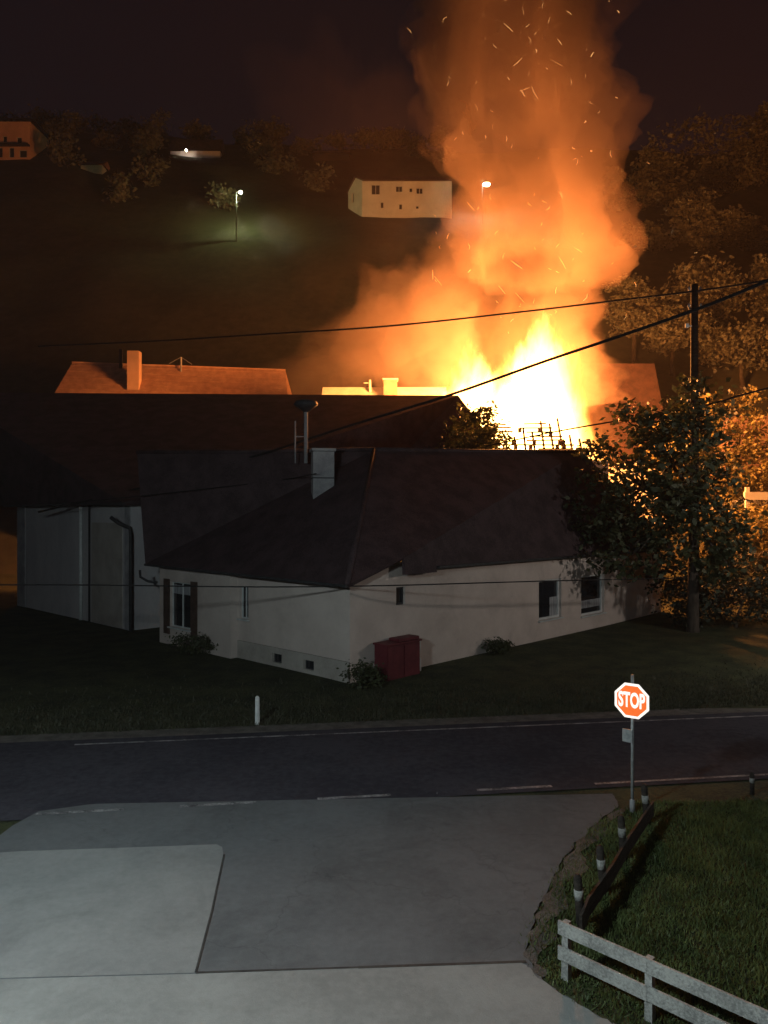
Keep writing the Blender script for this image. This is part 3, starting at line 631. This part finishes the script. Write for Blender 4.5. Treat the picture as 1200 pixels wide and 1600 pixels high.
ro = mesh('roof', [(A.x, A.y - 1, zt), (B.x + 1, B.y - 1, zt), (B.x - 2, B.y + 4, zt + 3.0), (A.x, A.y + 4, zt + 3.0), (B.x + 1.5, B.y + 9, zt), (A.x, A.y + 9, zt)], [(0, 1, 2, 3), (3, 2, 4, 5), (1, 4, 2)], M['roof'], lh)
def hut(px0, px1, py_eave, py_base, rise, label, rm, wm, name='hut', left=0.0):
    p = ray_ground((px0 + px1) / 2, py_base); d = p.y; s = F_PX / d; a, b = P(px0, py_base, d), P(px1, py_base, d); ze = P(0, py_eave, d).z
    h = tag(empty(name), label, 'building')
    MB().box(((a.x + b.x) / 2, d + 2.5, (ze + a.z - 3) / 2), (b.x - a.x, 5, ze - a.z + 3)).build('wall', M[wm], h)
    r_ = rise / s
    mesh('roof', [(a.x - 0.4, d - 0.5, ze), (b.x + 0.4, d - 0.5, ze), (b.x + 0.2, d + 2.5, ze + r_), (a.x - 0.2, d + 2.5, ze + r_), (b.x + 0.4, d + 5.5, ze), (a.x - 0.4, d + 5.5, ze)], [(0, 1, 2, 3), (3, 2, 4, 5), (1, 4, 2), (0, 3, 5)], M[rm], h)
    return h
hut(266, 344, 236, 247, 26, 'long low building with a lamp under its eave on the upper hill', 'roof', 'wall', 'hill_barn')
hut(126, 160, 258, 270, 14, 'small hut with a pale lit roof on the left hillside', 'tile', 'paleroof')
hut(490, 545, 240, 252, 12, 'dim reddish shed at the top of the hill above the white house', 'tile', 'shutter', 'hill_shed')

# ------------------------------------------------------------------ street lamps
def street_lamp(loc, h, label, power, col=(1, 0.93, 0.82), head=0.22, arm=0.8, rz=0.0, glass='lampglass', soft=0.12, group=None):
    e = tag(empty('street_lamp', loc, rz), label, 'street lamp', group)
    mb = MB(); mb.tube([(0, 0, -0.2), (0, 0, h * 0.6), (0, 0, h + 0.15)], [0.09, 0.075, 0.05]); mb.tube([(0, 0, h), (arm * 0.6, 0, h + 0.25), (arm, 0, h + 0.22)], 0.04); mb.build('pole', M['dark'], e, True)
    mb = MB(); mb.tube([(arm - 0.05, 0, h + 0.34), (arm, 0, h + 0.28), (arm, 0, h + 0.22)], [head * 0.3, head * 0.9, head * 1.1], 12); mb.build('lamp_head', M['dark'], e, True)
    mb = MB(); mb.tube([(arm, 0, h + 0.20), (arm, 0, h + 0.08), (arm, 0, h - 0.06), (arm, 0, h - 0.16)], [head, head * 1.05, head * 0.8, head * 0.2], 12); mb.build('lamp_glass', M[glass], e, True)
    L = bpy.data.lights.new('lamp_light', 'POINT'); L.energy = power; L.color = col; L.shadow_soft_size = soft
    o = bpy.data.objects.new('lamp_light', L); COL.objects.link(o); o.parent = e; o.location = (arm, 0, h - 0.35)
    return e
street_lamp((-7.5, 4.5, 0), 8.6, 'street lamp lighting the yard, just left of the picture', 3700, (0.80, 1.0, 1.05), arm=1.0, soft=0.45)
street_lamp((21.5, 25.0, 0), 7.5, 'street lamp by the road, just right of the picture', 1500, (1.0, 0.94, 0.86), arm=1.0, soft=0.3, rz=R(180))
for px, py, ht, lab, pw, hd in ((760, 289, 8.0, 'brightest hillside street lamp shining through the smoke', 500, 0.62), (376, 301, 9.0, 'small street lamp above the green meadow on the hill', 2600, 0.24)):
    p = ray_ground(px, py, ht); street_lamp((p.x - 0.8, p.y, p.z - ht), ht, lab, pw, (0.75, 1.0, 0.42) if pw > 1000 else (1, 0.97, 0.9), head=hd, glass='lampglass2')
p = ray_ground(291, 247, 0.0); q = P(291, 235, p.y - 0.8)
e = tag(empty('eave_lamp', q), 'small white lamp under the eave of the low hill building', 'lamp')
MB().tube([(0, 0, -0.2), (0, 0, 0), (0, 0, 0.2)], [0.08, 0.25, 0.2], 10).build('lamp_glass', M['lampglass'], e, True)
MB().box((0, 0.4, 0.25), (0.5, 0.9, 0.1)).build('bracket', M['dark'], e)

# ------------------------------------------------------------------ utility pole and wires
pb = P(1085, 800, 37.6)
up = tag(empty('utility_pole', (pb.x, pb.y, ground(pb.x, pb.y) - 0.2)), 'tall wooden utility pole rising through the roadside tree', 'utility pole')
ptop = P(1085, 445, 37.6).z - up.location.z
mb = MB(); mb.tube([(0, 0, 0), (0, 0, ptop * 0.5), (0, 0, ptop)], [0.24, 0.21, 0.17], 10); mb.build('pole', M['wood'], up, True)
for zz, o2 in ((ptop - 0.35, 0.28), (ptop - 1.2, 0.3), (ptop - 6.0, 0.28)):
    mb = MB(); mb.beam((-o2, 0, zz), (o2, 0, zz), 0.08, 0.1); mb.build('bracket', M['dark'], up)
    for sx in (-o2, o2): MB().tube([(sx, -0.05, zz + 0.05), (sx, -0.05, zz + 0.14), (sx, -0.05, zz + 0.24)], [0.06, 0.08, 0.04]).build('insulator', M['plaster'], up, True)
mb = MB(); mb.box((-0.42, -0.1, ptop - 2.1), (0.16, 0.12, 0.2)); mb.box((-0.25, -0.05, ptop - 2.1), (0.3, 0.05, 0.05)); mb.build('reflector', M['post'], up)
def wire(name, pts, r, label, cat='cable'):
    pts = [P(*q) for q in pts]; out = []
    for i in range(len(pts) - 1):                 # Catmull-Rom through the points
        p0, p1, p2, p3 = pts[max(i - 1, 0)], pts[i], pts[i + 1], pts[min(i + 2, len(pts) - 1)]
        for k in range(8):
            t = k / 8; out.append(0.5 * ((2 * p1) + (p2 - p0) * t + (2 * p0 - 5 * p1 + 4 * p2 - p3) * t * t + (3 * p1 - p0 - 3 * p2 + p3) * t ** 3))
    out.append(pts[-1]); mb = MB(); mb.tube(out, r, 6); return tag(mb.build(name, M['cable'], None, True), label, cat)
wire('overhead_wire', [(60, 541, 46), (240, 533, 44), (400, 523, 42.5), (600, 510, 40.5), (800, 489, 39.4), (960, 470, 38.4), (1085, 455, 37.5), (1180, 441, 36), (1320, 415, 33.5)], 0.05, 'thin overhead wire crossing the smoke to the pole top')
wire('aerial_cable', [(60, 800, 40.5), (240, 757, 37.5), (400, 712, 34.8), (540, 667, 32.5), (700, 618, 30), (850, 565, 27.8), (960, 528, 26.2), (1092, 482, 24.4), (1200, 438, 23), (1330, 380, 21.6)], 0.055, 'thick black cable rising from the barn across the white flames')
wire('service_wire', [(760, 697, 43), (860, 676, 41), (950, 660, 39.6), (1085, 637, 37.5), (1160, 617, 34.5), (1300, 580, 32)], 0.045, 'wire sloping in front of the burning laths to the pole')
wire('low_wire', [(-80, 914, 24.8), (130, 914, 24.9), (400, 917, 25.2), (600, 915, 25.8), (850, 908, 28.2), (1070, 903, 35.4)], 0.024, 'horizontal wire low in front of the bungalow walls')
wire('roof_wire', [(40, 792, 36.4), (200, 777, 35.2), (320, 764, 34.6), (440, 750, 34.2), (494, 740, 31.5)], 0.025, 'thin wire from the barn eave to the bungalow chimney')

# ------------------------------------------------------------------ roadside things
p = G(402, 1131, 0.0)
dp = tag(empty('delineator_post', (p.x, p.y, 0)), 'white marker post at the far edge of the road', 'marker post')
mb = MB(); mb.tube([(0, 0, -0.05), (0, 0, 0.35), (0, 0, 0.76), (0, 0.0, 0.80)], [0.075, 0.07, 0.065, 0.03], 6); mb.build('post', M['post'], dp)
MB().box((0, -0.064, 0.60), (0.05, 0.012, 0.14)).build('reflector', M['frame'], dp)

sp = G(987, 1268); sg = tag(empty('stop_sign', (sp.x, sp.y, 0), R(-38)), 'bright orange-red octagonal STOP sign on a thin post', 'sign')
SZ = 13.0 / 13.0
hz = CAM_Z + (HOR - 1095) / F_PX * sp.y; rad = 0.378
RED = glow('sign_red_glow', (0.95, 0.16, 0.025), 0.80); WHT = glow('sign_white_glow', (1.0, 0.93, 0.85), 0.95)   # emission put into the unlit sheeting, in place of light it would throw back
mb = MB(); mb.tube([(0, 0.04, -0.3), (0, 0.04, hz + 0.52)], 0.032, 10); mb.build('post', M['metal'], sg, True)
def octo(r, y, z): return [Vector((math.sin(R(22.5 + 45 * i)) * r, y, z + math.cos(R(22.5 + 45 * i)) * r)) for i in range(8)]
def plate(name, r, y0, y1, mat):
    a, b = octo(r, y0, hz), octo(r, y1, hz); v = a + b
    return mesh(name, v, [tuple(range(8)), tuple(range(15, 7, -1))] + [(i, i + 8, (i + 1) % 8 + 8, (i + 1) % 8) for i in range(8)], mat, sg)
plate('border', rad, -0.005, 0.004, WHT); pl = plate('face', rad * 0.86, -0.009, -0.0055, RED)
cu = bpy.data.curves.new('lettering', 'FONT'); cu.body = 'STOP'; cu.align_x = 'CENTER'; cu.align_y = 'CENTER'; cu.size = 0.37; cu.extrude = 0.002; cu.offset = 0.012; cu.space_character = 1.02
to = bpy.data.objects.new('tmp', cu); COL.objects.link(to); bpy.context.view_layer.update()
me = bpy.data.meshes.new_from_object(to.evaluated_get(bpy.context.evaluated_depsgraph_get())); bpy.data.objects.remove(to)
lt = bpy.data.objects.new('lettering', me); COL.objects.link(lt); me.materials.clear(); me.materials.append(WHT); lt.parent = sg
lt.location = (0, -0.0125, hz - 0.0); lt.rotation_euler = (R(90), 0, 0); lt.scale = (0.60, 1.12, 1)
MB().box((-0.09, 0.0, hz - 0.72), (0.20, 0.02, 0.26)).build('small_plate', M['metal'], sg)
MB().box((0, 0.03, hz + 0.2), (0.10, 0.06, 0.04)).build('clamp', M['metal'], sg); MB().box((0, 0.03, hz - 0.2), (0.10, 0.06, 0.04)).build('clamp', M['metal'], sg)
MB().tube([(0, 0.04, -0.02), (0, 0.04, 0.22), (0, 0.04, 0.24)], [0.055, 0.055, 0.035], 10).build('sleeve', M['plaster'], sg, True)

# dark post fence running back to the road
fd = tag(empty('dark_fence'), 'dark wooden post-and-board fence running back towards the stop sign', 'fence')
fp = [(G(896, 1478)), (G(908, 1448)), (G(944, 1396)), (G(975, 1342)), (G(1012, 1286))]
def fpost(p, h, par, mat='wood', lean=0.03, r=0.065, band=True):
    mb = MB(); x = p.x; y = p.y
    mb.tube([(x, y, -0.1), (x - lean * 0.5, y, h * 0.5), (x - lean, y, h - 0.05), (x - lean, y, h)], [r, r, r * 0.95, r * 0.5], 9); o = mb.build('post', M[mat], par, True)
    if band:
        mb = MB(); mb.tube([(x - lean * 0.55, y, h * 0.52), (x - lean * 0.75, y, h * 0.72)], r * 1.05, 9); mb.build('reflective_band', M['railw'], o, True)
for i, p in enumerate(fp[1:]): fpost(p, 0.76, fd, lean=0.05 + 0.02 * (i % 2))
for a, b in zip(fp, fp[1:]):
    s_ = Vector((0.09, -0.04, 0)); MB().beam(a + s_ + Vector((0, 0, 0.31)), b + s_ + Vector((0, 0, 0.31)) - (b - a) * 0.004, 0.04, 0.27, Vector((0, 0, 1))).build('board', M['wood'], fd)
# pale rail fence in the corner
fw_ = tag(empty('pale_fence'), 'weathered pale two-rail wooden fence in the lower right corner', 'fence')
q0, q1, q2, q3 = Vector((2.26, 9.64, 0)), Vector((3.12, 8.80, 0)), Vector((4.22, 7.72, 0)), Vector((5.3, 6.66, 0))
dirf = (q3 - q0).normalized(); nf = Vector((dirf.y, -dirf.x, 0))
for p in (q0 + dirf * 0.08, q1, q2, q3): mb = MB(); mb.box((p.x - nf.x * 0.075, p.y - nf.y * 0.075, 0.30), (0.10, 0.10, 0.86), math.atan2(dirf.y, dirf.x), (0.85, 0.85)); mb.build('post', M['railw'], fw_)
for zc in (0.66, 0.335):
    for a, b in ((q0, q1 + (q2 - q1) * 0.0), (q1, q2), (q2, q3)):
        MB().beam(Vector((a.x, a.y, zc)) + dirf * 0.004, Vector((b.x, b.y, zc + random.uniform(-.008, .008))), 0.03, 0.175).build('rail', M['railw'], fw_)
p = G(1175, 1240)
MB().tube([(p.x, p.y, -0.1), (p.x, p.y, 0.4), (p.x, p.y, 0.45)], [0.05, 0.05, 0.02], 8)
lp = tag(empty('short_post', (p.x, p.y, 0)), 'lone short dark post on the lawn at the right edge by the road', 'post')
MB().tube([(0, 0, -0.1), (0, 0, 0.40), (0, 0, 0.46)], [0.05, 0.05, 0.025], 8).build('post', M['wood'], lp, True)
MB().tube([(0, 0, 0.24), (0, 0, 0.34)], 0.054, 8).build('reflective_band', M['railw'], lp, True)

# ------------------------------------------------------------------ fire and smoke
def volume_mat(name):
    m = bpy.data.materials.new(name); m.use_nodes = True; nt = m.node_tree; nt.nodes.remove(nt.nodes['Principled BSDF']); x = NX(nt)
    v = nt.nodes.new('ShaderNodeVolumePrincipled'); x.link(v.outputs[0], nt.nodes['Material Output'].inputs['Volume']); return m, x, v
# flames (object space = metres from the foot of the fire)
m, x, v = volume_mat('flame')
co = x.obj(); nz = x.noise(x.mapped(co, (0.34, 0.34, 0.15)), 1.0, 5, 0.68, 0.25)
vm = x.nt.nodes.new('ShaderNodeVectorMath'); vm.operation = 'SUBTRACT'; x.link(nz.outputs[1], vm.inputs[0]); vm.inputs[1].default_value = (0.5, 0.5, 0.5)
sc = x.nt.nodes.new('ShaderNodeVectorMath'); sc.operation = 'MULTIPLY'; x.link(vm.outputs[0], sc.inputs[0]); sc.inputs[1].default_value = (5.0, 3.5, 8.0)
ad = x.nt.nodes.new('ShaderNodeVectorMath'); ad.operation = 'ADD'; x.link(co, ad.inputs[0]); x.link(sc.outputs[0], ad.inputs[1])
X, Y, Z = x.sep(ad.outputs[0])
def lobe(cx0, cx1, z0, z1, r0, r1):
    cx = x.mr(Z, z0, z1, cx0, cx1); rr_ = x.mr(Z, z0, z1, r0, r1)
    dx = x.m('DIVIDE', x.m('SUBTRACT', X, cx), rr_); dy = x.m('DIVIDE', Y, x.m('MULTIPLY', rr_, 0.62))
    r = x.m('SQRT', x.m('ADD', x.m('MULTIPLY', dx, dx), x.m('MULTIPLY', dy, dy)))
    return x.m('SUBTRACT', x.m('SUBTRACT', 1.0, r), x.mr(Z, z1 - 5.0, z1 + 4.0, 0.0, 1.3))
e = x.m('MAXIMUM', lobe(0.9, 2.3, 9.0, 23.5, 8.3, 1.5), lobe(-3.6, -3.8, 9.5, 21.0, 5.0, 2.0))
e3 = lobe(0.4, 0.0, 10.5, 25.0, 7.0, 5.2)
gas = x.m('MULTIPLY', x.mr(e3, 0.0, 0.5, 0.0, 1.0, 'SMOOTHSTEP'), x.mr(nz.outputs[0], 0.42, 0.62, 0.0, 1.0, 'SMOOTHSTEP'))
hot = x.mr(e, 0.10, 0.52, 0.0, 1.0, 'SMOOTHSTEP'); soft = x.mr(e, -0.15, 0.3, 0.0, 1.0, 'SMOOTHSTEP')
v.inputs['Density'].default_value = 0.0
x.link(x.m('ADD', x.m('MULTIPLY', gas, 0.07), x.m('ADD', x.m('MULTIPLY', soft, 0.08), x.m('MULTIPLY', hot, 3.2))), v.inputs['Emission Strength'])
x.link(x.ramp(hot, [(0.0, (1.0, 0.27, 0.03)), (0.3, (1.0, 0.42, 0.07)), (1.0, (1.0, 0.55, 0.16))]), v.inputs['Emission Color'])
FLM = m
def blob(name, prof, mat, loc, seg=16, sx=1.0, sy=1.0):
    vv, ff = [], []
    for z, r, cx in prof:
        for k in range(seg): a = 2 * math.pi * k / seg; vv.append((cx + math.cos(a) * r * sx, math.sin(a) * r * sy, z))
    for i in range(len(prof) - 1):
        for k in range(seg): k2 = (k + 1) % seg; ff.append((i * seg + k, i * seg + k2, (i + 1) * seg + k2, (i + 1) * seg + k))
    ff.append(tuple(range(seg))[::-1]); ff.append(tuple((len(prof) - 1) * seg + k for k in range(seg)))
    o = mesh(name, vv, ff, mat); o.location = loc; return o
o = blob('flames', [(9.0, 8.0, 0), (14, 9.5, 0), (19, 8.5, 0), (26, 8.5, 0), (33, 7.5, 0)], FLM, FIRE, sy=0.62)
tag(o, 'white-hot flames rising from the burning roof', 'flames', kind='stuff')
# smoke: billowing shells of even density round a clear hot core
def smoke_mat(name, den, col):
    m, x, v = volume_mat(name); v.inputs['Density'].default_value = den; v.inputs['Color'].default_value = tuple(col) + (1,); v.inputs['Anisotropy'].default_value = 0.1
    return m
def billow(p, f, sd):
    b, a, t = 0.0, 1.0, 0.0
    for o in range(5):
        q = Vector((p.x * f + sd, p.y * f - sd, p.z * f * 0.8 + sd * 2)); n = mnoise.noise(q)
        b += a * (abs(n) * 1.7 if o else 0.5 + n * 0.9); t += a; a *= 0.56; f *= 2.05
    return b / t
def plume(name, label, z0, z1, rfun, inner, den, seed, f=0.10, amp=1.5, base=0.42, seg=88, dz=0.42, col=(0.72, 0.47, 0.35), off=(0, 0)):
    n = int((z1 - z0) / dz); vv, ff = [], []
    def ring(z, k, sd, a_, b_):
        for q in range(seg):
            an = 2 * math.pi * q / seg; r0 = rfun(z) * k; p = Vector((math.cos(an) * r0, math.sin(an) * r0, z))
            r = r0 * (b_ + a_ * billow(p, f, sd)); vv.append((off[0] + math.cos(an) * r + 0.9 * math.sin(z * 0.17 + sd), off[1] + math.sin(an) * r, z + (billow(p, f * 0.7, sd + 9) - 0.5) * 3.0 * (1 if 0 < z - z0 and z < z1 else 0.6)))
    rows = 0
    for i in range(n + 1): ring(z0 + i * dz, 1.0, seed, amp, base); rows += 1
    for i in range(n, -1, -1): ring(z0 + i * dz, inner, seed + 31, 0.7, 0.5); rows += 1
    for i in range(rows):
        i2 = (i + 1) % rows
        for q in range(seg): q2 = (q + 1) % seg; ff.append((i * seg + q, i * seg + q2, i2 * seg + q2, i2 * seg + q))
    o = mesh(name, vv, ff, smoke_mat(name, den, col)); o.location = FIRE; return tag(o, label, 'smoke', kind='stuff')
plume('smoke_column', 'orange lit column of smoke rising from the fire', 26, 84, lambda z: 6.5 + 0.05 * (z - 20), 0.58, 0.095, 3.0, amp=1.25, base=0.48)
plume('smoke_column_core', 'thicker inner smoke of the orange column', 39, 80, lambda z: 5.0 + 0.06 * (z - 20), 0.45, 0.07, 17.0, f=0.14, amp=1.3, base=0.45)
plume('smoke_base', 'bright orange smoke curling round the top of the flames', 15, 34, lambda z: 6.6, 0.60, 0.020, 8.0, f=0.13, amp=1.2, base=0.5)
def puff(name, label, c, r, den, seed, f=0.16, tilt=0.0):
    vv, ff = [], []; nu, nv = 64, 40
    for j in range(nv + 1):
        th = math.pi * (j + 0.02) / (nv + 0.04)
        for i in range(nu):
            ph = 2 * math.pi * i / nu; d = Vector((math.sin(th) * math.cos(ph) * r[0], math.sin(th) * math.sin(ph) * r[1], math.cos(th) * r[2]))
            q = d * (0.45 + 1.3 * billow(d + c, f, seed)); vv.append((q.x, q.y, q.z + tilt * q.x))
    for j in range(nv):
        for i in range(nu): i2 = (i + 1) % nu; ff.append((j * nu + i, (j + 1) * nu + i, (j + 1) * nu + i2, j * nu + i2))
    ff.append(tuple(range(nu))); ff.append(tuple(nv * nu + i for i in range(nu))[::-1])
    o = mesh(name, vv, ff, smoke_mat(name, den, (0.74, 0.50, 0.39))); o.location = c; return tag(o, label, 'smoke', kind='stuff')
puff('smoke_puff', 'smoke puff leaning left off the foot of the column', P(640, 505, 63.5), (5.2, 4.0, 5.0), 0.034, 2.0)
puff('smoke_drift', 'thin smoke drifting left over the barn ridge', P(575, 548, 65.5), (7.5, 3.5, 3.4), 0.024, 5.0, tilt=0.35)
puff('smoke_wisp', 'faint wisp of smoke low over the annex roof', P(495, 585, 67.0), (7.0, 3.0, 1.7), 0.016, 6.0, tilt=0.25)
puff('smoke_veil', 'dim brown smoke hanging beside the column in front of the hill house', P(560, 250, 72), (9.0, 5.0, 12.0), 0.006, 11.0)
# the light the flames give off
for i, (dx_, dz_, k, rr0) in enumerate(((0.8, 15.0, 0.5, 1.8), (-2.6, 14.2, 0.2, 1.4), (2.0, 18.0, 0.3, 1.1))):
    L = bpy.data.lights.new('flame_light', 'POINT'); L.energy = FIRE_W * k; L.color = (1.0, 0.33, 0.075); L.shadow_soft_size = rr0
    o = bpy.data.objects.new('flame_light', L); COL.objects.link(o); o.location = FIRE + Vector((dx_, 0, dz_))
# embers
rr = random.Random(4); mb = MB()
for i in range(120):
    z = rr.uniform(20, 47); a = Vector((rr.gauss(0, 4.2), rr.uniform(-9, -4), z)) + FIRE; k = rr.choice((0.3, 0.5, 0.6, 1.0)); t = Vector((rr.gauss(0, 0.3), 0, rr.uniform(0.2, 0.8))) * k * 1.2
    w = rr.choice((0.005, 0.006, 0.008, 0.012)); mb.tube([a, a + t * 0.5 + Vector((rr.gauss(0, .06), 0, 0)), a + t], [w * 0.6, w, w * 0.4], 4)
tag(mb.build('embers', glow('ember', (1.0, 0.5, 0.16), 2.5)), 'glowing embers flying up in the smoke', 'embers', kind='stuff')

# ------------------------------------------------------------------ smoky night air
hb = MB().box((0, 205, 94), (620, 470, 200)).build('haze', None)
m = bpy.data.materials.new('haze'); m.use_nodes = True; nt = m.node_tree; nt.nodes.remove(nt.nodes['Principled BSDF'])
v = nt.nodes.new('ShaderNodeVolumePrincipled'); nt.links.new(v.outputs[0], nt.nodes['Material Output'].inputs['Volume'])
v.inputs['Density'].default_value = 0.0002; v.inputs['Color'].default_value = (0.85, 0.80, 0.80, 1)
hb.data.materials.append(m); tag(hb, kind='stuff')
for q in bpy.data.materials: q.cycles.emission_sampling = 'NONE'    # small glows light nothing; the lamps and the fire do
